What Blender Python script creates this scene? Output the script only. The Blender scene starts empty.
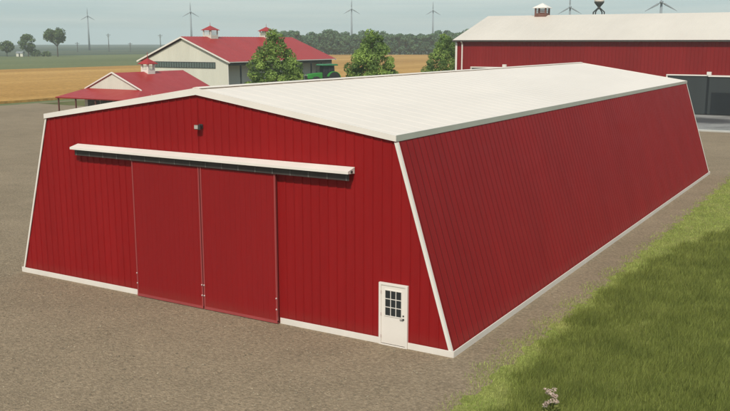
import bpy, math, random
import numpy as np
from mathutils import Vector, Matrix
random.seed(7); rng = np.random.default_rng(11)
S = bpy.context.scene
COL = S.collection

# ------------------------------------------------------------------ helpers
class MB:
    """collects shapes into one mesh"""
    def __init__(s): s.v = []; s.f = []; s.m = []; s.cur = 0
    def add(s, vs, fs):
        o = len(s.v); s.v += [tuple(p) for p in vs]
        s.f += [tuple(i + o for i in f) for f in fs]; s.m += [s.cur] * len(fs)
    def hexa(s, p):  # 8 points: bottom ring of 4 (ccw from above), top ring of 4
        s.add(p, [(3,2,1,0),(4,5,6,7),(0,1,5,4),(1,2,6,5),(2,3,7,6),(3,0,4,7)])
    def box(s, x0, x1, y0, y1, z0, z1):
        s.hexa([(x0,y0,z0),(x1,y0,z0),(x1,y1,z0),(x0,y1,z0),(x0,y0,z1),(x1,y0,z1),(x1,y1,z1),(x0,y1,z1)])
    def prism(s, poly, axis, a, b):  # 2-D polygon swept along an axis from a to b
        def P(q, t):
            return {'x': (t, q[0], q[1]), 'y': (q[0], t, q[1]), 'z': (q[0], q[1], t)}[axis]
        n = len(poly); vs = [P(q, a) for q in poly] + [P(q, b) for q in poly]
        fs = [tuple(range(n))[::-1], tuple(range(n, 2*n))] + [(i, (i+1) % n, (i+1) % n + n, i + n) for i in range(n)]
        s.add(vs, fs)
    def tube(s, p0, p1, r0, r1=None, n=10, cap=True):
        r1 = r0 if r1 is None else r1
        p0, p1 = Vector(p0), Vector(p1); d = (p1 - p0).normalized()
        a = d.orthogonal().normalized(); b = d.cross(a)
        vs = []
        for p, r in ((p0, r0), (p1, r1)):
            for i in range(n):
                t = 2*math.pi*i/n; vs.append(p + a*math.cos(t)*r + b*math.sin(t)*r)
        fs = [(i, (i+1) % n, (i+1) % n + n, i + n) for i in range(n)]
        if cap: fs += [tuple(range(n))[::-1], tuple(range(n, 2*n))]
        s.add(vs, fs)
    def lathe(s, prof, c=(0,0,0), axis='z', n=24):  # prof: (radius, height)
        vs = []; c = Vector(c)
        for r, h in prof:
            for i in range(n):
                t = 2*math.pi*i/n; q = (r*math.cos(t), r*math.sin(t))
                vs.append(c + Vector({'z': (q[0],q[1],h), 'y': (q[0],h,-q[1]), 'x': (h,q[0],q[1])}[axis]))
        fs = []
        for k in range(len(prof)-1):
            for i in range(n):
                fs.append((k*n+i, k*n+(i+1) % n, (k+1)*n+(i+1) % n, (k+1)*n+i))
        fs.append(tuple(range(n))[::-1]); fs.append(tuple(range((len(prof)-1)*n, len(prof)*n)))
        s.add(vs, fs)
    def strip(s, rows):  # grid of points -> quads
        w = len(rows[0]); o = [p for r in rows for p in r]
        s.add(o, [(j*w+i, j*w+i+1, (j+1)*w+i+1, (j+1)*w+i) for j in range(len(rows)-1) for i in range(w-1)])

def link(name, me, parent=None):
    o = bpy.data.objects.new(name, me); COL.objects.link(o)
    if parent is not None: o.parent = parent
    return o
def build(name, mb, mats, parent=None, smooth=False, bevel=0, fix=True):
    me = bpy.data.meshes.new(name); me.from_pydata(mb.v, [], mb.f)
    for m in (mats if isinstance(mats, (list, tuple)) else [mats]): me.materials.append(m)
    me.polygons.foreach_set('material_index', mb.m)
    if smooth: me.polygons.foreach_set('use_smooth', [True]*len(mb.f))
    me.update()
    if fix:
        import bmesh
        bm = bmesh.new(); bm.from_mesh(me); bmesh.ops.recalc_face_normals(bm, faces=bm.faces); bm.to_mesh(me); bm.free()
    o = link(name, me, parent)
    if bevel:
        b = o.modifiers.new('bevel', 'BEVEL'); b.width = bevel; b.segments = 2; b.limit_method = 'ANGLE'
    return o
def np_mesh(name, V, quads=None, tris=None, mat=None, parent=None):
    me = bpy.data.meshes.new(name)
    nq = 0 if quads is None else len(quads); nt = 0 if tris is None else len(tris)
    me.vertices.add(len(V)); me.vertices.foreach_set('co', np.asarray(V, np.float32).ravel())
    idx = np.concatenate([a.ravel() for a in (quads, tris) if a is not None]).astype(np.int32)
    me.loops.add(len(idx)); me.loops.foreach_set('vertex_index', idx)
    st = np.concatenate([np.arange(nq)*4, nq*4 + np.arange(nt)*3]).astype(np.int32)
    me.polygons.add(nq + nt); me.polygons.foreach_set('loop_start', st)
    me.update(calc_edges=True); me.validate()
    if mat: me.materials.append(mat)
    return link(name, me, parent)
def tag(o, label=None, cat=None, group=None, kind=None):
    if label: o['label'] = label
    if cat: o['category'] = cat
    if group: o['group'] = group
    if kind: o['kind'] = kind
    return o
def thing(name, label, cat, loc=(0,0,0), rz=0, group=None):
    o = link(name, None); o.location = loc; o.rotation_euler = (0,0,rz); o.empty_display_size = .5
    return tag(o, label, cat, group)
def copy_tree(o, parent=None):
    c = o.copy(); COL.objects.link(c)
    if parent is not None: c.parent = parent
    for ch in o.children: copy_tree(ch, c)
    return c

# ------------------------------------------------------------------ materials
class NT:
    def __init__(s, mat): s.t = mat.node_tree; s.n = s.t.nodes; s.l = s.t.links
    def node(s, typ, **kw):
        x = s.n.new(typ)
        for k, v in kw.items():
            if k in x.inputs.keys(): pass
            setattr(x, k, v)
        return x
    def link(s, a, b): s.l.new(a, b)
def new_mat(name):
    m = bpy.data.materials.new(name); m.use_nodes = True
    nt = NT(m); b = nt.n['Principled BSDF']; return m, nt, b
def noise(nt, scale, detail=3, rough=.55, coord=None, vscale=None):
    n = nt.node('ShaderNodeTexNoise'); n.inputs['Scale'].default_value = scale
    n.inputs['Detail'].default_value = detail; n.inputs['Roughness'].default_value = rough
    if coord is not None:
        if vscale:
            mp = nt.node('ShaderNodeMapping'); mp.inputs['Scale'].default_value = vscale
            nt.link(coord, mp.inputs['Vector']); coord = mp.outputs['Vector']
        nt.link(coord, n.inputs['Vector'])
    return n.outputs['Fac']
def ramp(nt, fac, stops):
    r = nt.node('ShaderNodeValToRGB'); e = r.color_ramp.elements
    while len(e) < len(stops): e.new(.5)
    for i, (p, c) in enumerate(stops):
        e[i].position = p; e[i].color = (*c, 1) if len(c) == 3 else c
    nt.link(fac, r.inputs['Fac']); return r.outputs['Color']
def mix(nt, fac, a, b, mode='MIX'):
    m = nt.node('ShaderNodeMix'); m.data_type = 'RGBA'; m.blend_type = mode
    for s, x in ((m.inputs[0], fac), (m.inputs[6], a), (m.inputs[7], b)):
        if isinstance(x, (int, float)): s.default_value = x
        elif isinstance(x, tuple): s.default_value = (*x, 1)
        else: nt.link(x, s)
    return m.outputs[2]
def bump(nt, h, strength, dist, bsdf):
    b = nt.node('ShaderNodeBump'); b.inputs['Strength'].default_value = strength; b.inputs['Distance'].default_value = dist
    nt.link(h, b.inputs['Height']); nt.link(b.outputs['Normal'], bsdf.inputs['Normal'])
def wpos(nt): return nt.node('ShaderNodeNewGeometry').outputs['Position']
def opos(nt): return nt.node('ShaderNodeTexCoord').outputs['Object']

def painted(name, col, rough=.45, var=.12, scale=.6, streak=(1,1,.15), dirt=None, spec=.5, metal=0, fine=0.0):
    """painted sheet metal or wood: colour, faint weathering streaks, optional dirt near the ground"""
    m, nt, b = new_mat(name); c = opos(nt)
    n1 = noise(nt, scale, 4, .6, c, streak)
    lo = tuple(x*(1-var) for x in col); hi = tuple(min(1, x*(1+var)) for x in col)
    out = ramp(nt, n1, [(.3, lo), (.7, hi)])
    if fine:
        n2 = noise(nt, 9, 4, .65, c, streak); out = mix(nt, fine, out, ramp(nt, n2, [(.35, tuple(x*.55 for x in col)), (.75, tuple(min(1,x*1.25) for x in col))]))
    if dirt:
        sp = nt.node('ShaderNodeSeparateXYZ'); nt.link(c, sp.inputs[0])
        mr = nt.node('ShaderNodeMapRange'); mr.inputs['From Min'].default_value = 0; mr.inputs['From Max'].default_value = dirt
        mr.inputs['To Min'].default_value = .22; mr.inputs['To Max'].default_value = 0
        nt.link(sp.outputs['Z'], mr.inputs['Value'])
        n3 = noise(nt, 2.2, 5, .65, c); mu = nt.node('ShaderNodeMath', operation='MULTIPLY')
        nt.link(mr.outputs['Result'], mu.inputs[0]); nt.link(n3, mu.inputs[1])
        out = mix(nt, mu.outputs[0], out, (.22,.17,.12))
    nt.link(out, b.inputs['Base Color'])
    b.inputs['Metallic'].default_value = metal; b.inputs['Specular IOR Level'].default_value = spec
    r2 = noise(nt, 1.3, 3, .5, c)
    mr = nt.node('ShaderNodeMapRange'); mr.inputs['To Min'].default_value = max(.05, rough-.08); mr.inputs['To Max'].default_value = rough+.1
    nt.link(r2, mr.inputs['Value']); nt.link(mr.outputs['Result'], b.inputs['Roughness'])
    return m

RED = (.27,.0095,.0108)
M = {}
M['red'] = painted('red_sheet_metal', RED, .5, .10, .5, (1,1,.12), dirt=.6, fine=.14, spec=.12)
M['rib_shade_red'] = painted('red_rib_shade', (.14,.0075,.0082), .6, .12, .5, (1,1,.12), dirt=.6, fine=.14, spec=.1)
M['door_red'] = painted('red_door_metal', (.248,.0105,.0120), .5, .07, .4, (1,1,.2), dirt=.5, fine=.06, spec=.14)
M['door_edge'] = painted('door_edge_metal', (.33,.055,.055), .45, .08)
M['white'] = painted('white_trim', (.80,.745,.68), .45, .05, dirt=.5)
M['cream_roof'] = painted('cream_roof_metal', (.85,.755,.665), .45, .05, .25, (1,.3,1), fine=.05, spec=.4)
M['red2'] = painted('old_red_sheet_metal', (.225,.0125,.013), .5, .1, .4, (1,1,.1), spec=.15)
M['cream_roof2'] = painted('older_cream_roof_metal', (.70,.63,.55), .5, .07, .12, (1,.4,1), fine=.12, spec=.3)
M['fascia'] = painted('shade_grey_eave_metal', (.50,.50,.44), .45, .06)  # eave trim greyed, the shade on its side face put into the colour
M['red_roof'] = painted('red_roof_metal', (.36,.022,.021), .4, .09, .3, (.3,1,1), spec=.4)
M['whitewall'] = painted('white_board_wall', (.66,.64,.55), .6, .07, .4, (1,1,.1))
M['dark'] = painted('dark_metal', (.03,.03,.03), .5)
M['grey_door'] = painted('dark_grey_door', (.032,.038,.039), .5, .12, .5, (1,1,.2))
M['opening'] = painted('dark_opening', (.012,.015,.018), .35)
M['track'] = painted('rusty_black_track', (.042,.034,.03), .6, .2, 2)
M['bolt'] = painted('pale_bolt', (.55,.42,.40), .4)
M['lens'] = painted('lamp_glass', (.46,.42,.38), .2)
M['turbine'] = painted('turbine_grey', (.24,.27,.29), .5)
M['pole'] = painted('weathered_pole', (.10,.095,.085), .8)
M['postbrown'] = painted('brown_post', (.12,.04,.03), .7)
M['bark'] = painted('bark', (.07,.055,.04), .9, .3, 4)
M['tgreen'] = painted('green_machine_paint', (.035,.27,.035), .35, .1)
M['tgreen2'] = painted('dark_green_roof_paint', (.03,.20,.075), .4, .1)
M['tyre'] = painted('tyre_rubber', (.018,.018,.018), .85)
M['rim'] = painted('yellow_rim', (.5,.38,.03), .4)
M['brownbrick'] = painted('brown_cupola', (.16,.07,.05), .7, .2, 2)
def glass(name, col=(.02,.026,.03)):
    m, nt, b = new_mat(name); b.inputs['Base Color'].default_value = (*col, 1)
    b.inputs['Roughness'].default_value = .08; b.inputs['Specular IOR Level'].default_value = .7
    n = noise(nt, .9, 2, .5, opos(nt)); bump(nt, n, .15, .02, b); return m
M['glass'] = glass('dark_window_glass')
M['cab_glass'] = painted('dark_cab_glass', (.02,.024,.026), .45, spec=.2)
M['glass_teal'] = glass('grey_green_window_glass', (.10,.14,.135))

def leaf_mat(name, stops, nscale, trans=.25, rand=.35):
    m, nt, b = new_mat(name); c = opos(nt)
    n = noise(nt, nscale, 3, .6, c); col = ramp(nt, n, stops)
    g = nt.node('ShaderNodeNewGeometry')
    r = ramp(nt, g.outputs['Random Per Island'], [(0, (1-rand,)*3), (1, (1+rand,)*3)])
    col = mix(nt, 1.0, col, r, 'MULTIPLY')
    nt.link(col, b.inputs['Base Color']); b.inputs['Roughness'].default_value = .65; b.inputs['Specular IOR Level'].default_value = .2
    t = nt.node('ShaderNodeBsdfTranslucent'); nt.link(col, t.inputs['Color'])
    mx = nt.node('ShaderNodeMixShader'); mx.inputs[0].default_value = trans
    nt.link(b.outputs[0], mx.inputs[1]); nt.link(t.outputs[0], mx.inputs[2])
    nt.link(mx.outputs[0], nt.n['Material Output'].inputs['Surface']); return m
M['leaf_near'] = leaf_mat('yard_tree_leaves', [(.38,(.105,.17,.055)),(.48,(.20,.30,.08)),(.60,(.37,.50,.125))], .42, .42, .18)
M['leaf_far'] = leaf_mat('far_tree_leaves', [(.35,(.06,.095,.04)),(.65,(.16,.22,.085))], .35)
M['leaf_wood'] = leaf_mat('wood_leaves', [(.35,(.06,.12,.065)),(.65,(.14,.235,.115))], .16)
M['blade_tall'] = leaf_mat('tall_grass', [(.33,(.20,.235,.056)),(.5,(.24,.275,.066)),(.68,(.29,.325,.083))], .8, .4, .5)
M['blade_short'] = leaf_mat('short_grass', [(.33,(.30,.38,.09)),(.5,(.38,.45,.115)),(.68,(.45,.48,.15))], .7, .3, .4)
M['petal'] = leaf_mat('pale_pink_petals', [(.35,(.58,.42,.37)),(.65,(.82,.70,.58))], 12, .3, .25)
M['weed'] = leaf_mat('weed_leaves', [(.35,(.12,.15,.03)),(.65,(.32,.34,.10))], 6, .3, .3)

def gravel_mat():
    m, nt, b = new_mat('gravel'); c = wpos(nt)
    big = noise(nt, .09, 5, .6, c); mid = noise(nt, .55, 5, .62, c); fine = noise(nt, 7, 5, .72, c)
    base = ramp(nt, big, [(.38,(.19,.15,.096)),(.5,(.275,.212,.142)),(.62,(.345,.268,.18))])
    base = mix(nt, .55, base, ramp(nt, mid, [(.30,(.17,.136,.09)),(.5,(.27,.208,.14)),(.70,(.365,.283,.19))]))
    base = mix(nt, .5, base, ramp(nt, fine, [(.32,(.12,.096,.064)),(.5,(.27,.208,.14)),(.68,(.45,.355,.245))]))
    v = nt.node('ShaderNodeTexVoronoi'); v.inputs['Scale'].default_value = 17; nt.link(c, v.inputs['Vector'])
    st = ramp(nt, v.outputs['Color'], [(.0,(.5,.5,.5)),(.6,(.98,.98,.98)),(1,(1.6,1.55,1.48))])
    base = mix(nt, .28, base, mix(nt, 1.0, base, st, 'MULTIPLY'))
    nt.link(base, b.inputs['Base Color']); b.inputs['Roughness'].default_value = .9; b.inputs['Specular IOR Level'].default_value = .15
    ad = nt.node('ShaderNodeMath', operation='ADD'); nt.link(fine, ad.inputs[0])
    mu = nt.node('ShaderNodeMath', operation='MULTIPLY'); mu.inputs[1].default_value = -.6; nt.link(v.outputs['Distance'], mu.inputs[0]); nt.link(mu.outputs[0], ad.inputs[1])
    bump(nt, ad.outputs[0], .7, .05, b); return m
M['gravel'] = gravel_mat()
def field_mat(name, stops, scale, vs=(1,1,1), fine=None, bstr=.5, bd=.2):
    m, nt, b = new_mat(name); c = wpos(nt)
    n = noise(nt, scale, 5, .6, c, vs); col = ramp(nt, n, stops)
    if fine:
        f = noise(nt, fine, 4, .7, c); col = mix(nt, .5, col, mix(nt, 1.0, col, ramp(nt, f, [(.3,(.45,.45,.45)),(.7,(1.6,1.6,1.6))]), 'MULTIPLY'))
        bump(nt, f, bstr, bd, b)
    nt.link(col, b.inputs['Base Color']); b.inputs['Roughness'].default_value = .95; b.inputs['Specular IOR Level'].default_value = .1
    return m
M['wheat'] = field_mat('ripe_wheat', [(.3,(.34,.185,.05)),(.5,(.43,.24,.07)),(.7,(.55,.33,.11))], .03, (1,.12,1), 1.2)
M['green_field'] = field_mat('green_crop', [(.3,(.115,.135,.06)),(.5,(.14,.16,.072)),(.7,(.17,.185,.085))], .012, (1,.35,1), .5)
M['far_field'] = field_mat('dark_far_crop', [(.35,(.05,.07,.055)),(.5,(.075,.095,.065)),(.65,(.12,.13,.08))], .006, (1,.25,1), .1)
M['verge'] = field_mat('verge_soil_and_turf', [(.3,(.18,.20,.055)),(.5,(.23,.25,.07)),(.7,(.29,.29,.10))], .8, (1,1,1), 6)
M['yard_turf'] = field_mat('yard_turf', [(.3,(.09,.10,.035)),(.5,(.12,.125,.045)),(.7,(.16,.15,.06))], .2, (1,1,1), 3)
def nt_scale(nt, x, k):
    q = nt.node('ShaderNodeMath', operation='MULTIPLY'); q.inputs[1].default_value = k; nt.link(x, q.inputs[0]); return q.outputs[0]
def concrete_mat():
    m, nt, b = new_mat('concrete'); c = wpos(nt)
    n = noise(nt, .25, 5, .65, c); f = noise(nt, 5, 5, .7, c)
    col = ramp(nt, n, [(.36,(.085,.085,.082)),(.47,(.235,.235,.225)),(.7,(.30,.295,.28))])
    col = mix(nt, .35, col, ramp(nt, f, [(.3,(.16,.16,.15)),(.7,(.40,.39,.37))]))
    d = nt.node('ShaderNodeVectorMath', operation='DISTANCE'); d.inputs[1].default_value = (2.0, 90.5, .16); nt.link(c, d.inputs[0])
    a = nt.node('ShaderNodeMath', operation='MULTIPLY_ADD'); a.inputs[1].default_value = 5.0; nt.link(n, a.inputs[0]); nt.link(d.outputs['Value'], a.inputs[2])
    k = ramp(nt, nt_scale(nt, a.outputs[0], 1/14), [(.36,(1,1,1)),(.62,(0,0,0))])
    col = mix(nt, k, col, (.055,.056,.058))                       # an old oil stain in front of the doors
    nt.link(col, b.inputs['Base Color']); b.inputs['Roughness'].default_value = .85; bump(nt, f, .3, .02, b); return m
M['concrete'] = concrete_mat()
M['pale_concrete'] = painted('pale_concrete', (.46,.45,.41), .85, .15, .3, (1,1,1))

# ------------------------------------------------------------------ setting: ground, yard, fields
def sheet(name, poly, z, mat, kind='structure'):
    mb = MB(); mb.add([(x, y, z) for x, y in poly], [tuple(range(len(poly)))])
    return tag(build(name, mb, mat, fix=False), kind=kind)
def circle(r, n=96): return [(r*math.cos(2*math.pi*i/n), r*math.sin(2*math.pi*i/n)) for i in range(n)]
sheet('ground', circle(3100), 0, M['far_field'])
sheet('green_field', [(-495,-250),(-60,-250),(-60,150),(-120,620),(-495,620)], .004, M['green_field'])
def wavy(p0, p1, n, amp, seed):
    r = random.Random(seed); out = []
    p0, p1 = Vector(p0), Vector(p1); d = (p1-p0); nrm = Vector((-d.y, d.x)).normalized()
    for i in range(n):
        t = i/n; q = p0 + d*t + nrm*(amp*(r.random()-.5)*2 if i else 0); out.append((q.x, q.y))
    return out
sheet('gravel_yard', wavy((-97,-70),(90,-70),6,1,1)+[(90,-70),(90,102)]+wavy((90,102),(-70,168),8,1,2)+[(-97,168)], .008, M['gravel'])
sheet('yard_lawn', wavy((-96,70),(-70,70),4,.4,3)+[(-70,70),(-46,66),(-32,74),(-37,100),(-37,165),(-96,165)], .012, M['yard_turf'])
# verge edge east of the barn: turf begins at x = 11.3
edge = [(11.95+.12*math.sin(i*.5)+.1*math.sin(i*1.37)+.08*math.sin(i*3.1), -30+i*.2) for i in range(370)]
sheet('grass_verge', edge + [(11.4,44.2),(18,46.5),(70,48),(70,-30)], .012, M['verge'])
def wheat_field(name, label, poly, h=.4):
    mb = MB(); n = len(poly); mb.prism(poly, 'z', .006, h); o = build(name, mb, M['wheat'], fix=True)
    return tag(o, label, 'wheat field', kind='stuff')
wheat_field('wheat', 'golden ripe wheat field at left behind the small red roofed shed',
            wavy((-100.6,-250),(-100.6,98),60,.5,5)+[(-100.6,98),(-119,98),(-119,170.5),(-240,170.5),(-240,-250)])
wheat_field('wheat', 'orange ripe wheat field in front of the hazy far tree line',
            [(-60,171),(-60,300),(-150,610)]+[(-230,590),(-268,559),(-336,523),(-360,505),(-240,300),(-240,171)])

# ------------------------------------------------------------------ the big barn
W2, WE2, L, HE, HR = 10.2, 8.105, 45.04, 6.90, 8.14
ROOF_T = .16
def ribs(s0, s1, pitch, top=.03, foot=.075, h=.032):
    """(s, offset) profile of ribbed sheet metal"""
    out = [(s0, 0)]; n = int((s1-s0)/pitch); st = (s1-s0)/n
    for i in range(n):
        c = s0 + st*(i+.5)
        out += [(c-foot/2,0),(c-top/2,h),(c+top/2,h),(c+foot/2,0)]
    return out + [(s1, 0)]
barn = thing('storage_barn', 'big red metal barn with inward sloping sides and cream roof filling the foreground', 'barn')
# front and rear gable sheets
def roof_under(x): return HR - ROOF_T - (HR-HE)*abs(x)/WE2
def gable_top(x):
    a = roof_under(x); ax = abs(x)
    side = (HE-.10)*(W2-ax)/(W2-WE2)
    return max(0.0, min(a, side))
def gable(y, sgn):
    mb = MB(); prof = ribs(-W2, W2, .34, .03, .07, .036)
    xs = sorted(set([s for s, _ in prof] + [-WE2, 0, WE2])); d = dict(prof)
    pr = sorted(prof)
    rows = [[], []]
    for x in xs:
        off = d.get(x, 0.0)
        rows[0].append((x, y + sgn*off, 0.02)); rows[1].append((x, y + sgn*off, max(.02, gable_top(x))))
    mb.strip(rows); return mb
build('wall', gable(0.0, -1), M['red'], barn)
build('wall', gable(L, 1), M['red'], barn)
# long sloping side sheets
sl = Vector((W2-WE2, 0, -(HE-.10))).normalized()        # down the slope on +x side
def side(sx):
    mb = MB(); nrm = Vector((HE-.10, 0, W2-WE2)).normalized()
    rows = [[], []]
    for y, off in ribs(0, L, .40, .055, .085, .010):
        b = Vector((W2, y, 0.02)) + nrm*off; t = Vector((WE2, y, HE-.10)) + nrm*off
        rows[0].append((sx*b.x, b.y, b.z)); rows[1].append((sx*t.x, t.y, t.z))
    mb.strip(rows)
    for i in range(2, len(rows[0])-1, 4): mb.m[i] = mb.m[i+1] = 1      # darker red on the rib crowns: shade lines put into the colour
    return mb
build('wall', side(1), [M['red'], M['rib_shade_red']], barn); build('wall', side(-1), [M['red'], M['rib_shade_red']], barn)
# roof sheets with standing seams running from ridge to eave
rf = None
for sx in (-1, 1):
    mb = MB(); sl_n = Vector(((HR-HE), 0, WE2)).normalized()
    rows = [[], [], [], []]
    for y, off in ribs(-.07, L+.07, .92, .02, .09, .007):
        a = Vector((0, y, HR)) + Vector((0,0,1))*off; e = Vector((WE2+.03, y, HE-.004)) + sl_n*off
        for k, p in enumerate((Vector((0,y,HR-ROOF_T)), a, e, Vector((WE2+.03, y, HE-ROOF_T)))):
            rows[k].append((sx*p.x, p.y, p.z))
    mb.strip(rows); rf = build('roof', mb, M['cream_roof'], barn)
mb = MB(); mb.prism([(-.16,HR+.012),(0,HR+.04),(.16,HR+.012),(.16,HR+.03),(0,HR+.065),(-.16,HR+.03)], 'y', -.075, L+.075)
build('ridge_cap', mb, M['cream_roof'], barn)
# rake trim on both gables, eave fascia on both sides
for y0, y1 in ((-.105,-.072),(L+.072,L+.105)):
    for sx in (-1, 1):
        mb = MB(); mb.prism([(0,HR-.215),(0,HR+.03),(sx*(WE2+.06),HE+.01),(sx*(WE2+.06),HE-.18)], 'y', y0, y1)
        build('rake_trim', mb, M['white'], barn)
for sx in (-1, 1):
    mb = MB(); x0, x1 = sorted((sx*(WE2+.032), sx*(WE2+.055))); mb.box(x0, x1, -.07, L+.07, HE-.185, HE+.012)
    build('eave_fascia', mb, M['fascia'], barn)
# corner trims: an L of white strip along each sloping edge
for y, s in ((0,-1),(L,1)):
    for sx in (-1, 1):
        mb = MB()
        def cp(t, inset, dy, out=0):
            z = (HE-.22)*t + .01; x = W2 - (W2-WE2)*(z-.02)/(HE-.12)
            return (sx*(x-inset+out), y + s*dy, z)
        a = [cp(0,.06,.036),cp(0,-.025,.036),cp(0,-.025,.062),cp(0,.06,.062)]
        b = [cp(1,.06,.036),cp(1,-.025,.036),cp(1,-.025,.062),cp(1,.06,.062)]
        mb.hexa(a+b)
        a = [cp(0,.0,.034,.018),cp(0,.0,-.08,.018),cp(0,.0,-.08,.034),cp(0,.0,.034,.034)]
        b = [cp(1,.0,.034,.018),cp(1,.0,-.08,.018),cp(1,.0,-.08,.034),cp(1,.0,.034,.034)]
        mb.hexa(a+b)
        build('corner_trim', mb, M['white'], barn)
# base boards (left out behind the sliding doors and at the entry door)
DX0, DX1 = 7.57, 8.63
for a, b in ((-W2-.06,-3.25),(3.55,DX0-.005),(DX1+.005,W2+.06)):
    mb = MB(); mb.box(a, b, -.085, -.064, 0.0, .22); build('base_board', mb, M['white'], barn, bevel=.004)
for sx in (-1, 1):
    mb = MB(); x0, x1 = sorted((sx*(W2+.035), sx*(W2+.07))); mb.box(x0, x1, -.063, L+.06, 0, .21); build('base_board', mb, M['white'], barn)
mb = MB(); mb.box(-W2, W2, L+.064, L+.085, 0, .22); build('base_board', mb, M['white'], barn)
# two sliding doors hung on a track under a white canopy
for x0, x1 in ((-3.23,.122),(.178,3.53)):
    yd = -.20
    mb = MB(); rows = [[], []]
    for x, off in ribs(x0+.05, x1-.05, .23, .012, .03, .008):
        rows[0].append((x, yd-off, .10)); rows[1].append((x, yd-off, 5.34))
    mb.strip(rows); mb.box(x0+.05, x1-.05, yd+.012, yd+.05, .10, 5.34)
    d = build('sliding_door', mb, M['door_red'], barn)
    mb = MB(); mb.box(x0, x0+.05, yd-.028, yd+.055, .06, 5.36); mb.box(x1-.05, x1, yd-.028, yd+.055, .06, 5.36); mb.box(x0, x1, yd-.028, yd+.055, 5.36, 5.42)
    build('door_frame', mb, M['door_edge'], d, bevel=.006)
    mb = MB(); mb.box(x0, x1, yd-.034, yd+.06, .035, .13); build('bottom_rail', mb, M['door_edge'], d)
    for x in (x0+.025, x1-.025):
        for z in (.55, .95):
            mb = MB(); mb.lathe([(.03,0),(.03,-.02),(.018,-.03)], (x, yd-.028, z), 'y', 10); build('bolt', mb, M['bolt'], d)
    for t in (.2,.8):
        mb = MB(); xh = x0+(x1-x0)*t; mb.box(xh-.04, xh+.04, yd-.01, yd+.01, 5.42, 5.54); mb.lathe([(.06,-.025),(.06,.025)], (xh, yd, 5.54), 'y', 12)
        build('hanger', mb, M['bolt'], d)
can = MB(); can.prism([(-.04,5.80),(-.46,5.70),(-.46,5.615),(-.445,5.615),(-.445,5.682),(-.04,5.778)], 'x', -6.32, 6.62)
can.prism([(-.05,5.77),(-.44,5.676),(-.44,5.62),(-.05,5.59)], 'x', 6.598, 6.616)
can = build('door_canopy', can, M['white'], barn)
mb = MB(); mb.box(-6.25, 6.55, -.285, -.265, 5.37, 5.68)
build('track', mb, M['track'], can)
for i in range(18):
    x = -6.15 + 12.6*i/17; mb = MB(); mb.box(x-.022, x+.022, -.297, -.287, 5.37, 5.56); build('track_bracket', mb, M['pole'], can)
mb = MB(); mb.lathe([(.045,0),(.045,.03),(.03,.034)], (6.617,-.25,5.665), 'x', 14); build('track_end', mb, M['dark'], can)
# entry door with nine-lite window
ed = MB(); ed.box(DX0+.09, DX1-.09, -.10, -.055, .06, 2.03)
ed = build('entry_door', ed, M['white'], barn, bevel=.006)
mb = MB(); mb.box(DX0, DX0+.085, -.125, -.03, 0.0, 2.11); mb.box(DX1-.085, DX1, -.125, -.03, 0.0, 2.11); mb.box(DX0+.085, DX1-.085, -.125, -.03, 2.035, 2.11)
mb.box(DX0+.085, DX1-.085, -.13, -.03, .0, .035)
build('door_frame', mb, M['white'], ed, bevel=.006)
wx0, wx1, wz0, wz1 = DX0+.245, DX1-.225, 1.03, 1.87
wf = MB(); t = .028
wf.box(wx0-t, wx0, -.122, -.102, wz0-t, wz1+t); wf.box(wx1, wx1+t, -.122, -.102, wz0-t, wz1+t); wf.box(wx0, wx1, -.122, -.102, wz1, wz1+t); wf.box(wx0, wx1, -.122, -.102, wz0-t, wz0)
for i in (1,2):
    x = wx0+(wx1-wx0)*i/3; wf.box(x-.011, x+.011, -.118, -.1065, wz0, wz1)
    z = wz0+(wz1-wz0)*i/3; wf.box(wx0, wx1, -.1165, -.107, z-.011, z+.011)
wf = build('window', wf, M['white'], ed)
mb = MB(); mb.box(wx0, wx1, -.106, -.1015, wz0, wz1); build('window_glass', mb, M['glass'], ed)
mb = MB(); hx = DX1-.15; mb.lathe([(.035,0),(.035,-.012),(.014,-.016),(.014,-.055)], (hx,-.10,.97), 'y', 14); mb.tube((hx+.008,-.15,.97),(hx-.11,-.15,.965),.013,.010)
build('handle', mb, M['dark'], ed)
mb = MB(); mb.lathe([(.028,0),(.028,-.015),(.02,-.02)], (hx,-.10,1.09), 'y', 14); build('lock', mb, M['dark'], ed)
for z in (.3,1.05,1.8):
    mb = MB(); mb.tube((DX0+.09,-.128,z-.05),(DX0+.09,-.128,z+.05),.012); build('hinge', mb, M['bolt'], ed)
# flood lamp under the peak
lm = MB(); lm.box(-.12,.12,-.08,-.034,6.64,6.86); lm.tube((0,-.08,6.75),(0,-.17,6.75),.03)
lm.hexa([(-.13,-.36,6.60),(.17,-.30,6.60),(.13,-.15,6.64),(-.10,-.17,6.64),(-.13,-.36,6.84),(.17,-.30,6.84),(.13,-.15,6.82),(-.10,-.17,6.82)])
lm.v = [(x*.72+.15,y*.72-.01,(z-6.74)*.72+6.80) for x,y,z in lm.v]
lm = build('wall_lamp', lm, M['dark'], barn, bevel=.008)
mb = MB(); mb.hexa([(-.155,-.375,6.64),(.06,-.368,6.64),(.06,-.335,6.64),(-.145,-.355,6.64),(-.155,-.375,6.825),(.06,-.368,6.825),(.06,-.335,6.825),(-.145,-.355,6.825)]); mb.box(-.165,-.13,-.36,-.2,6.65,6.82)
mb.v = [(x*.72+.15,y*.72-.01,(z-6.74)*.72+6.80) for x,y,z in mb.v]
build('lamp_lens', mb, M['lens'], lm)

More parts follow.
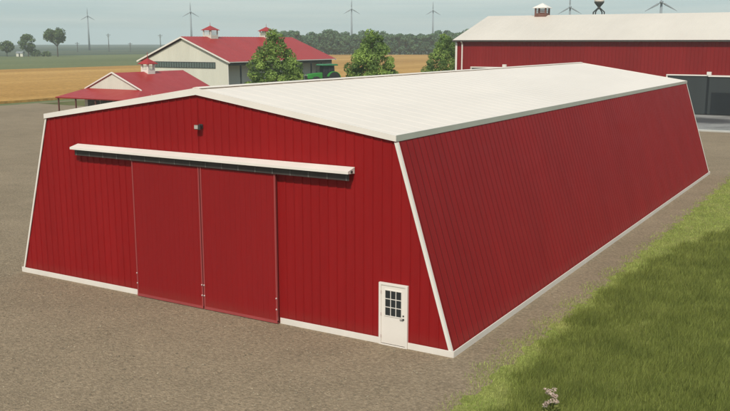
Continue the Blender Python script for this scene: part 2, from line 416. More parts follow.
# ------------------------------------------------------------------ cupola helper
def cupola(parent, x, y, z, w, h, rh, wallm, roofm, spire=.0):
    c = MB(); c.box(x-w/2, x+w/2, y-w/2, y+w/2, z-.5, z+.25*h)
    for sx in (-1,1):
        for sy in (-1,1):
            px, py = x+sx*(w/2-.12), y+sy*(w/2-.12); c.box(px-.11, px+.11, py-.11, py+.11, z+.25*h, z+h)
    for i in range(4):
        zz = z + h*(.30+.14*i)
        c.box(x-w/2+.22, x+w/2-.22, y-w/2+.12, y+w/2-.12, zz, zz+.05*h)
    c = build('cupola', c, wallm, parent)
    mb = MB(); o = w/2+.28
    mb.add([(x-o,y-o,z+h),(x+o,y-o,z+h),(x+o,y+o,z+h),(x-o,y+o,z+h),(x,y,z+h+rh),
            (x-o,y-o,z+h-.06),(x+o,y-o,z+h-.06),(x+o,y+o,z+h-.06),(x-o,y+o,z+h-.06)],
           [(0,1,4),(1,2,4),(2,3,4),(3,0,4),(0,5,6,1),(1,6,7,2),(2,7,8,3),(3,8,5,0),(8,7,6,5)])
    if spire: mb.tube((x,y,z+h+rh-.05),(x,y,z+h+rh+spire),.05,.02,6)
    build('cupola_roof', mb, roofm, c); return c
def board_wall(mb, p0, p1, z0, z1top, pitch, h):
    """ribbed wall from p0 to p1 (2-D), outward normal to the right of the run; z1top(t) gives the top"""
    p0, p1 = Vector(p0), Vector(p1); d = p1-p0; ln = d.length; u = d/ln; n = Vector((u.y, -u.x))
    rows = [[], []]
    for s, off in ribs(0, ln, pitch, .04, .09, h):
        q = p0 + u*s + n*off; rows[0].append((q.x,q.y,z0)); rows[1].append((q.x,q.y,z1top(s/ln)))
    mb.strip(rows)

# ------------------------------------------------------------------ white cattle barn with the red roof
cb = thing('cattle_barn', 'long white barn with red gable roof and two cupolas behind a leafy tree', 'barn', (-105.5,114,0))
hw, rw, EZ, RZ, CL = 11.9, 12.7, 5.85, 10.86, 39.5
def gt(t): x = (t-.5)*2*hw; return 10.5 - (10.5-5.75)*abs(x)/hw - .25
mb = MB(); w = board_wall
w(mb, (-hw,.5), (0,.5), 0, lambda t: gt(t/2), .45, .035); w(mb, (0,.5), (hw,.5), 0, lambda t: gt(.5+t/2), .45, .035)
build('wall', mb, M['whitewall'], cb)
mb = MB(); mb.box(hw-.25,hw,.56,CL-.56,5.0,5.62); build('lintel', mb, M['grey_door'], cb)
for i in range(1,9):
    mb = MB(); yy=.5+(CL-1)*i/9; mb.box(hw-.25,hw,yy-.13,yy+.13,.1,5.0); build('post', mb, M['grey_door'], cb)
mb = MB(); mb.box(-hw+.1,hw-.02,.6,CL-.6,.015,.1); build('floor_slab', mb, M['pale_concrete'], cb)
mb = MB(); mb.box(hw-4.6,hw-4.4,.6,CL-.6,.105,5.9); build('added_partition', mb, M['whitewall'], cb)  # added inner wall, catches skylight so the open side reads mid-grey
mb = MB(); w(mb, (-hw,CL-.5), (-hw,.5), 0, lambda t: 5.55, .45, .035); build('wall', mb, M['whitewall'], cb)
mb = MB(); w(mb, (hw,CL-.5), (0,CL-.5), 0, lambda t: gt(t/2), .45, .035); w(mb, (0,CL-.5), (-hw,CL-.5), 0, lambda t: gt(.5+t/2), .45, .035); build('wall', mb, M['whitewall'], cb)
for sx in (-1,1):
    mb = MB(); rows = [[],[],[],[]]
    for y, off in ribs(0, CL, .9, .04, .1, .04):
        for k, p in enumerate(((0,y,RZ-.2),(0,y,RZ+off),(sx*rw,y,EZ+off),(sx*rw,y,EZ-.2))): rows[k].append(p)
    mb.strip(rows); build('roof', mb, M['red_roof'], cb)
for sx in (-1,1):
    for y0,y1 in ((-.06,-.004),(CL+.004,CL+.06)):
        mb = MB(); mb.prism([(0,RZ-.34),(0,RZ-.02),(sx*rw,EZ-.02),(sx*rw,EZ-.36)], 'y', y0, y1); build('rake_trim', mb, M['white'], cb)
for sx in (-1,1):
    mb = MB(); a,b = sorted((sx*(rw+.01), sx*(rw+.14))); mb.box(a,b,-.05,CL+.05,EZ-.22,EZ-.06); build('gutter', mb, M['white'], cb)
mb = MB(); mb.box(hw+.04,hw+.16,.42,.56,0,5.5); build('corner_trim', mb, M['white'], cb); mb = MB(); mb.box(-hw-.16,-hw-.04,.42,.56,0,5.5); build('corner_trim', mb, M['white'], cb)
win = MB(); win.box(-8.1,8.75,.36,.44,4.45,4.55); win.box(-8.1,8.75,.36,.44,5.58,5.68)
for i in range(25):
    x = -8.05 + 16.75*i/24; win.box(x-.05,x+.05,.35,.44,4.55,5.58)
win = build('window', win, M['grey_door'], cb)
mb = MB(); mb.box(-8.1,8.75,.40,.45,4.55,5.58); build('window_glass', mb, M['glass_teal'], win)
mb = MB(); mb.tube((hw+.5,-.02,5.55),(hw+.5,-.02,5.75),.16,.2); mb.tube((hw+.9,-.02,5.45),(hw+.9,-.02,5.65),.14,.18); build('wall_lamp', mb, M['lens'], cb)
for yy in (9.4, 29.2): cupola(cb, 0, yy, RZ-.05, 2.3, 1.45, .95, M['whitewall'], M['red_roof'], .7)

# ------------------------------------------------------------------ small shed with porch and dutch-gable red roof
sh = thing('farm_shed', 'small white shed with low red porch roof on thin posts beside the wheat', 'shed', (-60.8,50,0))
e, ez, gx, gz, rz, gy, bl = 7.0, 3.03, 4.65, 4.05, 6.03, 3.0, 15.6
mb = MB()
R = [(-e,0,ez),(e,0,ez),(gx,gy,gz),(-gx,gy,gz),(0,gy,rz),(0,bl,rz),(e,bl,ez),(-e,bl,ez)]
mb.add(R, [(0,1,2,3)]); mb.add(R, [(1,6,5,4,2)]); mb.add(R, [(0,3,4,5,7)])
o = build('roof', mb, M['red_roof'], sh); so = o.modifiers.new('thickness','SOLIDIFY'); so.thickness = .12
mb = MB()
rows=[[],[]]
for x, off in ribs(-gx+.1, gx-.1, .35, .04, .08, .025):
    rows[0].append((x,gy+.05-off,gz-.05)); rows[1].append((x,gy+.05-off,gz+max(0,(rz-gz)*(1-abs(x)/gx))-.04))
mb.strip(rows); build('gable', mb, M['whitewall'], sh)
mb = MB()
for sx in (-1,1): mb.prism([(0,rz-.05),(0,rz+.12),(sx*(gx+.25),gz+.02),(sx*(gx+.25),gz-.12)], 'y', gy-.14, gy-.02)
build('rake_trim', mb, M['white'], sh)
mb = MB(); 
w(mb, (-5.7,3.5),(6.0,3.5),0,lambda t:3.55,.4,.03); w(mb,(6.0,3.5),(6.0,bl-.4),0,lambda t:3.3,.4,.03); w(mb,(6.0,bl-.4),(0,bl-.4),0,lambda t:3.3+2.5*t,.4,.03); w(mb,(0,bl-.4),(-5.7,bl-.4),0,lambda t:5.8-2.5*t,.4,.03); w(mb,(-5.7,bl-.4),(-5.7,3.5),0,lambda t:3.3,.4,.03)
build('wall', mb, M['whitewall'], sh)
for x0 in (-5.0,-2.7,-.4,2.4):
    f = MB(); f.box(x0,x0+2.0,3.36,3.455,.95,2.55); f = build('window', f, M['grey_door'], sh)
    g = MB()
    for k in range(2): g.box(x0+.08+k*.95,x0+.97+k*.95,3.345,3.358,1.03,2.47)
    build('window_glass', g, M['glass'], f)
for x, y in ((-6.75,.3),(-3.65,.3),(-.2,.3),(3.3,.3),(6.7,.3)):
    mb = MB(); mb.box(x-.07,x+.07,y-.07,y+.07,0,3.02); build('post', mb, M['postbrown'], sh)
mb = MB(); mb.box(-6.9,6.9,.22,.38,2.88,3.02); build('beam', mb, M['postbrown'], sh)
cupola(sh, 0.1, 9, rz, 1.25, 1.0, .7, M['white'], M['red_roof'], .75)

# ------------------------------------------------------------------ red barn behind on the right
rb = thing('farm_barn', 'long red barn with cream roof and dark grey sliding doors behind the big barn', 'barn', (-36.5,100,0))
BL, BD, BE, BR = 78, 26, 10.05, 13.95
mb = MB(); w(mb,(0.2,0),(BL-.2,0),.2,lambda t:9.95,.5,.045); build('wall', mb, M['red2'], rb)
mb = MB(); w(mb,(BL-.2,0),(BL-.2,BD/2),0,lambda t:9.9+3.8*t,.5,.045); w(mb,(BL-.2,BD/2),(BL-.2,BD),0,lambda t:13.7-3.8*t,.5,.045); build('wall', mb, M['red2'], rb)
mb = MB(); w(mb,(.2,BD),(.2,BD/2),0,lambda t:9.9+3.8*t,.5,.045); w(mb,(.2,BD/2),(.2,0),0,lambda t:13.7-3.8*t,.5,.045); build('wall', mb, M['red2'], rb)
mb = MB(); w(mb,(BL-.2,BD),(.2,BD),0,lambda t:9.95,.5,.045); build('wall', mb, M['red2'], rb)
for k in (0,1):
    mb = MB(); rows=[[],[],[],[]]; y0 = -.55 if k==0 else BD+.55
    for x, off in ribs(-.3, BL+.3, .9, .03, .08, .015):
        for j, p in enumerate(((x,BD/2,BR-.25),(x,BD/2,BR+off),(x,y0,BE+off),(x,y0,BE-.25))): rows[j].append(p)
    mb.strip(rows); build('roof', mb, M['cream_roof2'], rb)
mb = MB(); mb.box(-.3,BL+.3,-.70,-.56,BE-.2,BE-.04); build('gutter', mb, M['dark'], rb)
mb = MB(); mb.box(-.02,.28,-.1,-.046,0,9.6); mb.box(-.02,.04,-.046,.3,0,9.6); build('corner_trim', mb, M['white'], rb)
mb = MB(); mb.tube((1.15,-.16,0.1),(1.15,-.16,9.5),.11,n=10); mb.tube((1.15,-.16,9.5),(1.15,-.6,9.85),.11,n=10); build('downpipe', mb, M['white'], rb)
for x0, up in ((2.7,.6), (31.6,0)):
    d = MB(); d.box(x0+.2,x0+5.25,-.28,-.16,.24,5.28); d.box(x0+5.55,x0+10.8,-.34,-.16,.24,5.28)
    lift = lambda q: setattr(q, 'v', [(x,y,z+(up if z>3.5 else 0)) for x,y,z in q.v]); lift(d)
    d = build('sliding_door', d, M['grey_door'], rb, bevel=.01)
    t_ = MB(); t_.box(x0,x0+5.4,-.42,-.1,5.30,5.46); t_.box(x0+5.4,x0+11,-.48,-.1,5.22,5.42); t_.box(x0-.02,x0+.16,-.36,-.1,.2,5.30); t_.box(x0+5.2,x0+5.75,-.5,-.1,5.44,5.86)
    lift(t_); build('door_track', t_, M['white'], d)
    t_ = MB(); t_.box(x0+5.26,x0+5.54,-.24,-.15,.24,5.2); lift(t_); build('door_gap', t_, M['opening'], d)
    t_ = MB(); t_.box(x0+5.9,x0+9.9,-.36,-.342,.3,3.15); build('door_opening', t_, M['opening'], d)
    t_ = MB(); t_.box(x0+5.8,x0+5.9,-.372,-.343,.24,3.25); t_.box(x0+9.9,x0+10.0,-.372,-.343,.24,3.25); t_.box(x0+5.9,x0+9.9,-.372,-.343,3.15,3.25); build('opening_frame', t_, M['grey_door'], d)
cupola(rb, 9.0, BD/2, BR+.0, 1.9, 1.15, .75, M['brownbrick'], M['white'])
mb = MB(); mb.box(-12,40,77.9,78.99,.0,.17); tag(build('concrete_kerb', mb, M['pale_concrete'], bevel=.03), kind='structure')
mb = MB(); mb.box(-12,40,79,99.9,.0,.16)
tag(build('concrete_apron', mb, M['concrete'], bevel=.03), kind='structure')

# ------------------------------------------------------------------ leafy trees
def leaf_cloud(lobes, size, seed, flat=.35):
    """many small leaf-sized quads filling rounded clumps"""
    r = np.random.default_rng(seed); C=[]; N=[]; SZ=[]
    for c, rad, n in lobes:
        d = r.normal(size=(n,3)); d /= np.linalg.norm(d,axis=1)[:,None]
        q = .45+.55*r.random(n)**.45
        C.append(np.array(c) + d*rad*q[:,None]*np.array([1,1,.85])); N.append(d + r.normal(size=(n,3))*.75 + np.array([0,0,flat])); SZ.append(size*(.6+.8*r.random(n)))
    C=np.concatenate(C); N=np.concatenate(N); N/=np.linalg.norm(N,axis=1)[:,None]; SZ=np.concatenate(SZ)
    t = np.cross(N, r.normal(size=N.shape)); t/=np.linalg.norm(t,axis=1)[:,None]; b=np.cross(N,t)
    sx=(SZ*.5)[:,None]; sy=(SZ*.34)[:,None]
    V=np.stack([C-t*sx, C-b*sy, C+t*sx, C+b*sy],1).reshape(-1,3)
    return V, np.arange(len(V)).reshape(-1,4)
def trunk_mesh(h, r0, limbs, seed):
    rd = random.Random(seed); mb = MB(); p = Vector((0,0,-.05)); r = r0
    for i in range(6):
        q = Vector((rd.uniform(-.12,.12)*i*.3, rd.uniform(-.12,.12)*i*.3, h*(i+1)/6)); r2 = r0*(1-.8*(i+1)/6)
        mb.tube(p, q, r, r2, 8, False)
        p, r = q, r2
    for (z0, tip) in limbs: mb.tube((0,0,z0), tip, r0*.38, r0*.1, 6, False)
    return mb
def yard_tree(h, rad, seed, label, loc, point=1.0):
    """young broad-based tree, leafy to the ground with a pointed leader"""
    rd = random.Random(seed); t = thing('leafy_tree', label, 'tree', loc, rd.uniform(0,6), 'bright green young trees behind the big barn')
    lobes=[]; limbs=[]
    prof=[(.03,.86),(.12,1.0),(.24,1.03),(.36,1.0),(.48,.93),(.59,.79),(.69,.62),(.78,.45),(.86,.30),(.93,.18),(.99,.07)]
    for f, rr in prof:
        rr = rr**point
        n = max(1,int(round(rr*11)))
        a0 = rd.uniform(0,6)
        for i in range(n):
            a = a0+2*math.pi*i/n+rd.uniform(-.25,.25); R_ = rad*rr*rd.uniform(.66,.98)
            lr = rad*(.19+.15*rd.random())*(.6+.4*rr)
            c = (math.cos(a)*R_, math.sin(a)*R_, max(lr*.75, h*f+rd.uniform(-.3,.3)))
            lobes.append((c, lr, int(270*(lr/1.0)**2)+30))
            if rd.random()<.5: limbs.append((max(.5,c[2]-1.2), Vector(c)*.9))
        if rr>.4: lobes.append(((rd.uniform(-.5,.5),rd.uniform(-.5,.5),h*f), rad*rr*.6, 160))
    V,Q = leaf_cloud(lobes, .27, seed)
    build('trunk', trunk_mesh(h*.95, .2, limbs, seed), M['bark'], t, fix=False)
    np_mesh('crown', V, Q, None, M['leaf_near'], t); return t
yard_tree(11.0, 3.6, 21, 'bright green leafy tree in front of the white barn roof', (-47.74,68.92,0), .8)
yard_tree(10.9, 3.55, 22, 'bright green leafy tree standing before the orange wheat and far wood', (-39.48,79.67,0), .62)
yard_tree(10.6, 3.4, 23, 'bright green leafy tree half hidden by the corner of the far red barn', (-40.7,105.3,0), .7)

def round_tree(name, label, cat, loc, h, crown_r, crown_z0, seed, mat, size=1.0, leaves=1.0, group=None, rz=0):
    rd = random.Random(seed); t = thing(name, label, cat, loc, rz, group)
    lobes=[]; limbs=[]; ch=(h-crown_z0)
    for i in range(26):
        a=rd.uniform(0,2*math.pi); u=rd.uniform(-1,1); s=math.sqrt(1-u*u)
        R_=crown_r*rd.uniform(.45,.78); lr=crown_r*rd.uniform(.25,.40)
        c=(math.cos(a)*s*R_, math.sin(a)*s*R_, crown_z0+ch/2+u*(ch/2-lr*.8))
        lobes.append((c, lr, int(85*leaves))); 
        if i%3==0: limbs.append((crown_z0*.8, Vector(c)*.92))
    V,Q=leaf_cloud(lobes,size,seed)
    build('trunk', trunk_mesh(crown_z0+ch*.7, h*.026, limbs, seed), M['bark'], t, fix=False)
    np_mesh('crown', V, Q, None, mat, t); return t
G='far trees in the green field'
round_tree('field_tree','smallest round field tree at the left edge of the skyline','tree',(-485.5,359.6,0),10.6,5.0,2.6,31,M['leaf_far'],1.0,1,G)
round_tree('field_tree','middle field tree with dense crown standing among low bushes','tree',(-473.2,366.9,0),14.9,6.3,3.0,32,M['leaf_far'],1.1,1.2,G)
round_tree('field_tree','tallest field tree with wide flat crown on a bare trunk','tree',(-456.5,376.9,0),19.0,8.9,8.2,33,M['leaf_far'],1.2,1.4,G)
for k,(x,y,r_) in enumerate(((-470,371,3.6),(-464,374.5,2.6))):
    t = thing('bush', ('dark rounded bush beneath the dense middle field tree','lower dark bush beside the dense middle field tree')[k],'bush',(x,y,0))
    V,Q = leaf_cloud([((random.uniform(-r_,r_),random.uniform(-r_,r_)*.6,r_*.7+random.uniform(-.6,.6)), r_*.6, 90) for _ in range(9)], .9, 40+k)
    np_mesh('foliage', V, Q, None, M['leaf_far'], t); mb = MB(); mb.tube((0,0,0),(0,0,r_),.2,.08,6); build('stem', mb, M['bark'], t)
hut = thing('field_hut','tiny pale hut between the far field trees','hut',(-479,365,0),.55)
mb=MB(); mb.box(-2.2,2.2,-1.6,1.6,0,2.3); mb.prism([(-1.6,2.3),(1.6,2.3),(0,3.3)],'x',-2.2,2.2); build('wall',mb,M['whitewall'],hut)
for sx in (-1,1):
    mb=MB(); mb.prism([(0,3.32),(sx*1.9,2.17),(sx*1.9,2.30),(0,3.46)],'x',-2.45,2.45); build('roof',mb,M['turbine'],hut)
mb=MB(); mb.box(-.5,.4,-1.66,-1.602,0,1.95); build('door',mb,M['grey_door'],hut)

# the wood beyond the wheat: separate trees, three rows
protos=[round_tree('wood_tree','dark green tree in the hazy tree line beyond the orange wheat','tree',(0,0,0),15.2+.9*i,5.2+.35*i,2.4,60+i,M['leaf_wood'],1.25,1.0,'trees of the far wood') for i in range(4)]
A_=Vector((-368,484)); B_=Vector((-206,590)); dv=B_-A_; ln=dv.length; nv=Vector((-dv.y,dv.x)).normalized()
k=0
for row in range(3):
    s=random.uniform(0,3)
    while s<ln:
        p=A_+dv*(s/ln)+nv*(row*8+random.uniform(-2.5,2.5)+9)
        o=protos[k] if k<4 else copy_tree(protos[k%4])
        sc=random.uniform(.86,1.08)
        o.location=(p.x,p.y,0); o.rotation_euler=(0,0,random.uniform(0,6.28)); o.scale=(sc*random.uniform(.95,1.15),)*2+(sc,)
        k+=1; s+=random.uniform(5.2,8.2)
round_tree('wood_tree','taller lone tree rising just past the white barn roof','tree',(-326,468,0),16.8,4.6,3.5,71,M['leaf_wood'],1.15,1.0)
# low undergrowth along the wood edge reads as one dark band
lob=[]
for i in range(150):
    p=A_+dv*(i/149)+nv*(random.uniform(10,20)); lob.append(((p.x,p.y,random.uniform(.6,3.2)),random.uniform(2.2,3.4),30))
V,Q=leaf_cloud(lob,1.2,88); tag(np_mesh('undergrowth',V,Q,None,M['leaf_wood']),'dark undergrowth along the foot of the far wood','undergrowth',kind='stuff')

# ------------------------------------------------------------------ wind turbines
def turbine(label, x, y, hub, bl, rot):
    ang = math.atan2(-23.8-y, 21.2-x)+math.pi/2      # rotor looks towards the farm, as every rotor in the row does
    t = thing('wind_turbine', label, 'wind turbine', (x,y,0), ang+rot, 'wind turbines on the horizon')
    k = bl/9.5
    mb=MB(); mb.tube((0,0,0),(0,0,hub-.6*k),1.15*k,.62*k,14); build('tower',mb,M['turbine'],t,smooth=True)
    mb=MB(); mb.box(-.75*k,.75*k,-1.4*k,2.6*k,hub-.75*k,hub+.75*k); build('nacelle',mb,M['turbine'],t,bevel=.2*k)
    h_=MB(); h_.lathe([(.8*k,-1.4*k),(.8*k,-2.2*k),(.45*k,-2.8*k),(.1*k,-3*k)],(0,0,hub),'y',14); build('hub',h_,M['turbine'],t)
    for i in range(3):
        a=math.radians(90+120*i); u=Vector((math.cos(a),0,math.sin(a))); v=Vector((-math.sin(a),0,math.cos(a))); c=Vector((0,-1.9*k,hub))
        mb=MB(); prof=[(0.4,.28,.28),(1.2,.3,.26),(2.2,.62,.2),(5.5,.42,.12),(bl/k*1.0,.1,.04)]
        rows=[]
        for r_,ch,th in prof:
            q=c+u*r_*k; rows.append([tuple(q+v*ch*k),tuple(q+Vector((0,th*k,0))),tuple(q-v*ch*k*.75),tuple(q-Vector((0,th*k,0))),tuple(q+v*ch*k)])
        mb.strip(rows); build('blade',mb,M['turbine'],t,smooth=True)
for lab,x,y,h_,bl in (
    ('small grey wind turbine at far left above the tallest field tree',-782.14,696.1,38.9,9.6),
    ('wind turbine standing just left of the cupola on the white barn',-665.5,741.3,42.7,11.0),
    ('wind turbine rising from the far wood between two leafy trees',-472.8,776,43.5,10.2),
    ('wind turbine rising from the far wood next to the red barn roof',-425.9,873.9,44.0,10.0),
    ('wind turbine whose hub just clears the red barn ridge beside the brown cupola',-203.6,672.4,36.8,10.8),
    ('largest wind turbine over the red barn ridge at the right',-92.2,488.5,31.4,9.9)): turbine(lab,x,y,h_,bl,random.uniform(-.15,.15))
# utility poles in the far fields
for lab,x,y,h_ in (('tall utility pole between the tallest field tree and white barn, left one of two',-625.7,579.9,17.4),
                   ('tall utility pole just over the left slope of the white barn roof',-583,605.4,16.9),
                   ('short utility pole barely reaching the horizon between two taller poles',-608,590.4,9.0),
                   ('short utility pole nearest the tallest field tree',-651.6,564.4,9.4)):
    t=thing('utility_pole',lab,'utility pole',(x,y,0),.75,'utility poles in the far fields')
    mb=MB(); mb.tube((0,0,0),(0,0,h_),.42,.28,8); build('pole',mb,M['pole'],t)
    mb=MB(); mb.box(-1.9,1.9,-.12,.12,h_-1.6,h_-1.25); mb.box(-1.2,1.2,-.12,.12,h_-2.9,h_-2.6); build('crossarm',mb,M['pole'],t)
    mb=MB()
    for x_ in (-1.8,-.9,.9,1.8): mb.tube((x_,0,h_-1.25),(x_,0,h_-.7),.13,.1,6)
    build('insulator',mb,M['turbine'],t)
# hopper tank on splayed legs behind the red barn
hp=thing('hopper_tank','pale hopper tank on splayed dark legs peeking over the red barn ridge','hopper tank',(-36.3,174.75,0),.54)
mb=MB(); mb.lathe([(.25,18.45),(1.0,18.55),(1.1,18.75),(1.05,20.6),(.9,20.9),(.2,21.3)],n=20); build('tank',mb,M['cream_roof'],hp,smooth=False)
mb=MB(); mb.lathe([(.24,16.9),(.32,17.45),(.95,18.2),(1.12,18.5),(1.12,18.58),(.9,18.58)],n=16); build('cone',mb,M['pole'],hp)
for sx in (-1,1):
    for sy in (-1,1):
        mb=MB(); mb.tube((sx*.12,sy*.12,17.3),(sx*.98,sy*.98,16.3),.13,.13,8); mb.tube((sx*.98,sy*.98,16.35),(sx*1.0,sy*1.0,0),.14,.16,8); build('leg',mb,M['dark'],hp)
mb=MB()
for z in (4,8,12):
    for a,b in (((-1,-1),(1,-1)),((1,-1),(1,1)),((1,1),(-1,1)),((-1,1),(-1,-1))): mb.tube((a[0],a[1],z),(b[0],b[1],z+.2),.06,n=6)
build('brace',mb,M['dark'],hp)

# ------------------------------------------------------------------ big green tractor by the white barn
def tractor(loc, rz, s):
    t=thing('tractor','large green tractor with glazed cab parked beside the white barn','tractor',loc,rz)
    t.scale=(s,s,s)
    hd=MB(); hd.prism([(.35,1.0),(2.75,1.0),(2.85,1.3),(2.75,1.62),(2.3,1.75),(.35,1.9)],'y',-.42,.42); hd=build('hood',hd,M['tgreen'],t,bevel=.07)
    mb=MB(); mb.box(2.80,2.90,-.32,.32,1.02,1.5); build('grille',mb,M['dark'],hd)
    for sy in (-1,1):
        mb=MB(); mb.lathe([(.10,0),(.10,.05),(.07,.07)],(2.84,sy*.27,1.52),'x',12); build('headlight',mb,M['lens'],hd)
    mb=MB(); mb.tube((.9,-.5,1.5),(.9,-.5,2.75),.06,.06); mb.tube((.9,-.5,1.5),(.9,-.5,2.1),.1,.1); build('exhaust',mb,M['dark'],t)
    mb=MB(); mb.box(-1.9,2.5,-.32,.32,.62,1.02); mb.box(-1.7,-.7,-.55,.55,.6,1.3); mb.box(1.5,1.9,-.85,.85,.6,.75); mb.box(-1.4,-1.1,-1.0,1.0,.82,1.0); build('chassis',mb,M['dark'],t)
    cab=MB()
    for x,y in ((.3,.62),(.3,-.62),(-.55,.78),(-.55,-.78),(-1.45,.75),(-1.45,-.75)): cab.tube((x,y,1.2),(x*.92-.03,y*.93,2.86),.055,.05,6)
    cab.box(-1.5,.35,-.75,.75,1.15,1.35); cab=build('cab',cab,M['dark'],t)
    mb=MB(); mb.hexa([(-1.42,-.70,1.36),(.28,-.60,1.36),(.28,.60,1.36),(-1.42,.70,1.36),(-1.33,-.68,2.84),(.22,-.56,2.84),(.22,.56,2.84),(-1.33,.68,2.84)]); build('window_glass',mb,M['cab_glass'],cab)
    mb=MB(); mb.prism([(-1.9,2.86),(.7,2.86),(.75,2.95),(.6,3.08),(-1.75,3.1),(-1.95,2.98)],'y',-.98,.98); build('cab_roof',mb,M['tgreen2'],cab,bevel=.05)
    for sy in (-1,1):
        pts=[(-1.15+1.08*math.cos(a),.98+1.08*math.sin(a)) for a in [math.radians(d) for d in range(20,171,15)]]
        pin=[(-1.15+1.0*math.cos(a),.98+1.0*math.sin(a)) for a in [math.radians(d) for d in range(170,19,-15)]]
        mb=MB(); mb.prism(pts+pin,'y',*sorted((sy*.72,sy*1.28))); build('fender',mb,M['tgreen'],t)
    def wheel(x,y,r_,wd):
        o=MB(); o.lathe([(r_*.56,-wd/2),(r_*.92,-wd/2),(r_,-wd*.38),(r_,wd*.38),(r_*.92,wd/2),(r_*.56,wd/2)],(x,y,r_),'y',28)
        for i in range(22):
            a=2*math.pi*i/22; c=Vector((x+math.cos(a)*r_,y+(wd*.22 if i%2 else -wd*.22),r_+math.sin(a)*r_)); tt=Vector((-math.sin(a),0,math.cos(a)))
            o.tube(c-tt*.07+Vector((0,-wd*.22,0)),c+tt*.07+Vector((0,wd*.22,0)),.035,n=5)
        o=build('wheel',o,M['tyre'],t)
        m2=MB(); m2.lathe([(r_*.57,-wd*.42),(r_*.5,-wd*.2),(r_*.2,-wd*.12),(r_*.2,wd*.12),(r_*.5,wd*.2),(r_*.57,wd*.42)],(x,y,r_),'y',24); build('rim',m2,M['rim'],o)
    for sy in (-1,1): wheel(-1.15,sy*1.0,.98,.55); wheel(1.7,sy*.95,.68,.42)
tractor((-89.0,142.4,0), math.radians(243), 1.56)

# ------------------------------------------------------------------ grass on the verge
CAM=np.array([21.219,-23.847])
def blades(name, label, cat, n, xr, yr, keep, h0, h1, w0, lean, mat, seed):
    r=np.random.default_rng(seed)
    P=np.stack([r.uniform(*xr,n*3),r.uniform(*yr,n*3)],1)
    d=np.linalg.norm(P-CAM,axis=1)
    P=P[(r.random(len(P))<np.clip((26/d)**1.5,.05,1))&keep(P,r)][:n]; m=len(P); d=np.linalg.norm(P-CAM,axis=1)
    tuft=.9+.22*(np.sin(P[:,0]*2.1+np.sin(P[:,1]*1.7))*np.sin(P[:,1]*1.3+1.2*np.sin(P[:,0]*1.1)))
    H=r.uniform(h0,h1,m)*np.clip(tuft,.45,1.3); a=r.uniform(0,2*np.pi,m); wd=w0*(.7+.6*r.random(m))*np.clip(d/30,1,2)
    side_=np.stack([np.cos(a),np.sin(a),0*a],1)*wd[:,None]*.5
    b=r.uniform(0,2*np.pi,m); ln_=H*lean*(.3+r.random(m)); ld=np.stack([np.cos(b),np.sin(b),0*b],1)*ln_[:,None]+np.array([.25,.05,0])*H[:,None]*.4
    p0=np.concatenate([P,np.full((m,1),.008)],1)
    p1=p0+ld*.35; p1[:,2]+=H*.6; p2=p0+ld; p2[:,2]+=H
    V=np.stack([p0-side_,p0+side_,p1+side_*.75,p1-side_*.75,p2],1).reshape(-1,3); i=np.arange(m)[:,None]*5
    return tag(np_mesh(name,V,i+np.array([[0,1,2,3]]),i+np.array([[3,2,4]]),mat),label,cat,kind='stuff')
def edge_dark(P):   # inner edge of the tall grass
    y=P[:,1]; return np.interp(y,[-30,-3,0,6.3,12.4,19.7,24.4,30,46],[14.2,13.0,12.65,12.35,12.5,13.4,14.6,17,30])+.18*np.sin(y*1.9)+.12*np.sin(y*4.3+1)
def keep_tall(P,r): return P[:,0]>edge_dark(P)+r.normal(0,.16,len(P))
def keep_short(P,r):
    y=P[:,1]; e_=np.interp(y,[-30,-4,0.3,6.5,14.8,27,44],[12.0,11.6,11.05,11.15,11.4,11.5,11.5])+.15*np.sin(y*2.3)+.1*np.sin(y*5.1)
    dd=P[:,0]-e_
    return (r.random(len(P))<np.clip(.10+dd*1.2,0,1))&(P[:,0]<edge_dark(P)+.5)&(dd>-.5)
blades('tall_grass','dark green tall meadow grass on the right of the barn','grass',420000,(12,26),(-14,46),keep_tall,.20,.36,.009,.5,M['blade_tall'],5)
blades('short_grass','short yellowish grass fringe along the gravel strip','grass',230000,(10.5,32),(-14,46),keep_short,.05,.13,.010,.8,M['blade_short'],6)
# loose stones lying on the gravel in front of the barn
def stones(n, seed):
    r=np.random.default_rng(seed)
    P=np.stack([r.uniform(-13,12,n),r.uniform(-14,12,n)],1); P=P[(P[:,0]<10.9+.4*np.sin(P[:,1]))&((P[:,1]<-.25)|(np.abs(P[:,0])>10.5))]; m=len(P)
    R_=r.uniform(.008,.024,m)*(.6+r.random(m)**3*1.2); a=r.uniform(0,6.28,m); ux=np.stack([np.cos(a),np.sin(a),0*a],1); uy=np.stack([-np.sin(a),np.cos(a),0*a],1); uz=np.array([[0,0,1.]])
    c=np.concatenate([P,(R_*.25+.008)[:,None]],1); k=lambda v,f:v*(R_*f*r.uniform(.7,1.3,m))[:,None]
    V=np.stack([c+k(ux,1.3),c+k(uy,1),c-k(ux,1.3),c-k(uy,1),c+k(uz,.8)+k(ux,.3)],1).reshape(-1,3); i=np.arange(m)[:,None]*5
    T=np.concatenate([i+np.array([[a_,b_,4]]) for a_,b_ in ((0,1),(1,2),(2,3),(3,0))])
    return tag(np_mesh('loose_gravel',V,None,T,M['stone']),'loose pale stones strewn over the gravel yard','gravel',kind='stuff')
M['stone']=leaf_mat('pale_stone',[(.35,(.22,.18,.125)),(.65,(.33,.27,.19))],3,0,.4)
stones(26000,9)
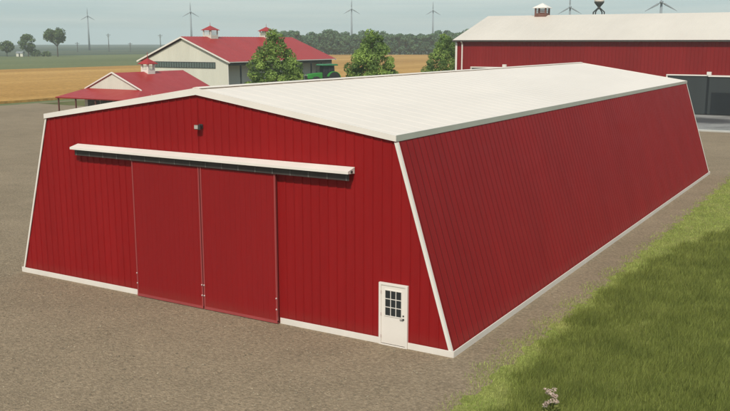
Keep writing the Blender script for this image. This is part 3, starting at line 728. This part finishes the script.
# pale flowering weed near the camera
fl=thing('wildflower','pale pink flowering weed standing in the tall grass at the bottom edge','wildflower',(14.38,-2.85,0)); fl.scale = (1.15,1.15,1.15)
mb=MB(); mb.tube((0,0,0),(.02,0,.42),.012,.008,6)
r=random.Random(3); spots=[]
for i in range(16):
    a=r.uniform(0,6.28); z=.24+.028*i; q=Vector((math.cos(a)*.12*(1.2-i/22),math.sin(a)*.12*(1.2-i/22),z+.06)); mb.tube((.01,0,z-.08),q,.006,.004,5); spots.append(q)
build('stem',mb,M['weed'],fl)
V,Q=leaf_cloud([(tuple(q),.06,34) for q in spots]+[((-.17,0,.70),.03,12),((-.13,.02,.62),.03,10)],.042,4); np_mesh('flower_head',V,Q,None,M['petal'],fl)
V,Q=leaf_cloud([((r.uniform(-.14,.14),r.uniform(-.14,.14),r.uniform(.1,.36)),.09,20) for _ in range(9)],.09,5); np_mesh('foliage',V,Q,None,M['weed'],fl)

# ------------------------------------------------------------------ air, sky, sun, camera
HZ=.00028
mb=MB(); mb.box(-3200,3200,-3200,3200,-1,64); hz=build('haze',mb,[],None); tag(hz,'pale summer haze over the far fields','haze',kind='stuff')
m=bpy.data.materials.new('haze_air'); m.use_nodes=True; nt=NT(m); nt.n.clear()
out=nt.node('ShaderNodeOutputMaterial'); pv=nt.node('ShaderNodeVolumePrincipled'); pv.inputs['Color'].default_value=(.87,.97,1,1); pv.inputs['Density'].default_value=HZ; pv.inputs['Anisotropy'].default_value=0.0
nt.link(pv.outputs[0],out.inputs['Volume']); hz.data.materials.append(m)

EL=45.0; sd=Vector((.25,-.65,.71)).normalized(); az=math.atan2(sd.x,sd.y)   # clockwise from +y
sun=bpy.data.lights.new('sun','SUN'); sun.energy=3.6; sun.angle=math.radians(.6); sun.color=(1,.92,.80)
so=link('sun',sun); so.rotation_euler=sd.to_track_quat('Z','Y').to_euler()
wd=bpy.data.worlds.new('World'); S.world=wd; wd.use_nodes=True; nt=NT(wd); bg=nt.n['Background']
tc=nt.node('ShaderNodeTexCoord'); sp=nt.node('ShaderNodeSeparateXYZ'); nt.link(tc.outputs['Generated'],sp.inputs[0])
mx=nt.node('ShaderNodeMath',operation='MAXIMUM'); mx.inputs[1].default_value=.012; nt.link(sp.outputs['Z'],mx.inputs[0])
cm=nt.node('ShaderNodeCombineXYZ'); nt.link(sp.outputs['X'],cm.inputs[0]); nt.link(sp.outputs['Y'],cm.inputs[1]); nt.link(mx.outputs[0],cm.inputs[2])
sky=nt.node('ShaderNodeTexSky',sky_type='NISHITA'); sky.sun_disc=False; sky.sun_elevation=math.asin(sd.z); sky.sun_rotation=az
sky.air_density=1.0; sky.dust_density=.6; sky.ozone_density=1.5
nt.link(cm.outputs[0],sky.inputs['Vector'])
cl=noise(nt,2.2,5,.55,cm.outputs[0],(1,1,26))
cf=ramp(nt,cl,[(.40,(0,0,0)),(.66,(1,1,1))])
mf=nt.node('ShaderNodeMath',operation='MULTIPLY'); mf.inputs[1].default_value=1.0; nt.link(cf,mf.inputs[0])
cl2=mix(nt,mf.outputs[0],(3.5,4.75,5.15),(5.3,6.05,6.05)); col=mix(nt,.72,sky.outputs['Color'],cl2)
nt.link(col,bg.inputs['Color']); bg.inputs['Strength'].default_value=.118

cam=bpy.data.cameras.new('camera'); cam.sensor_width=36; cam.lens=42.958; cam.clip_end=9000; cam.clip_start=.1
co=link('camera',cam); co.location=(21.219,-23.847,9.792); co.rotation_euler=(math.radians(90-10.66),0,math.radians(30.842)); S.camera=co
S.cycles.volume_bounces=3
S.view_settings.view_transform='Standard'; S.view_settings.look='None'; S.view_settings.exposure=-.12; S.view_settings.gamma=1
S.render.resolution_x=1024; S.render.resolution_y=577
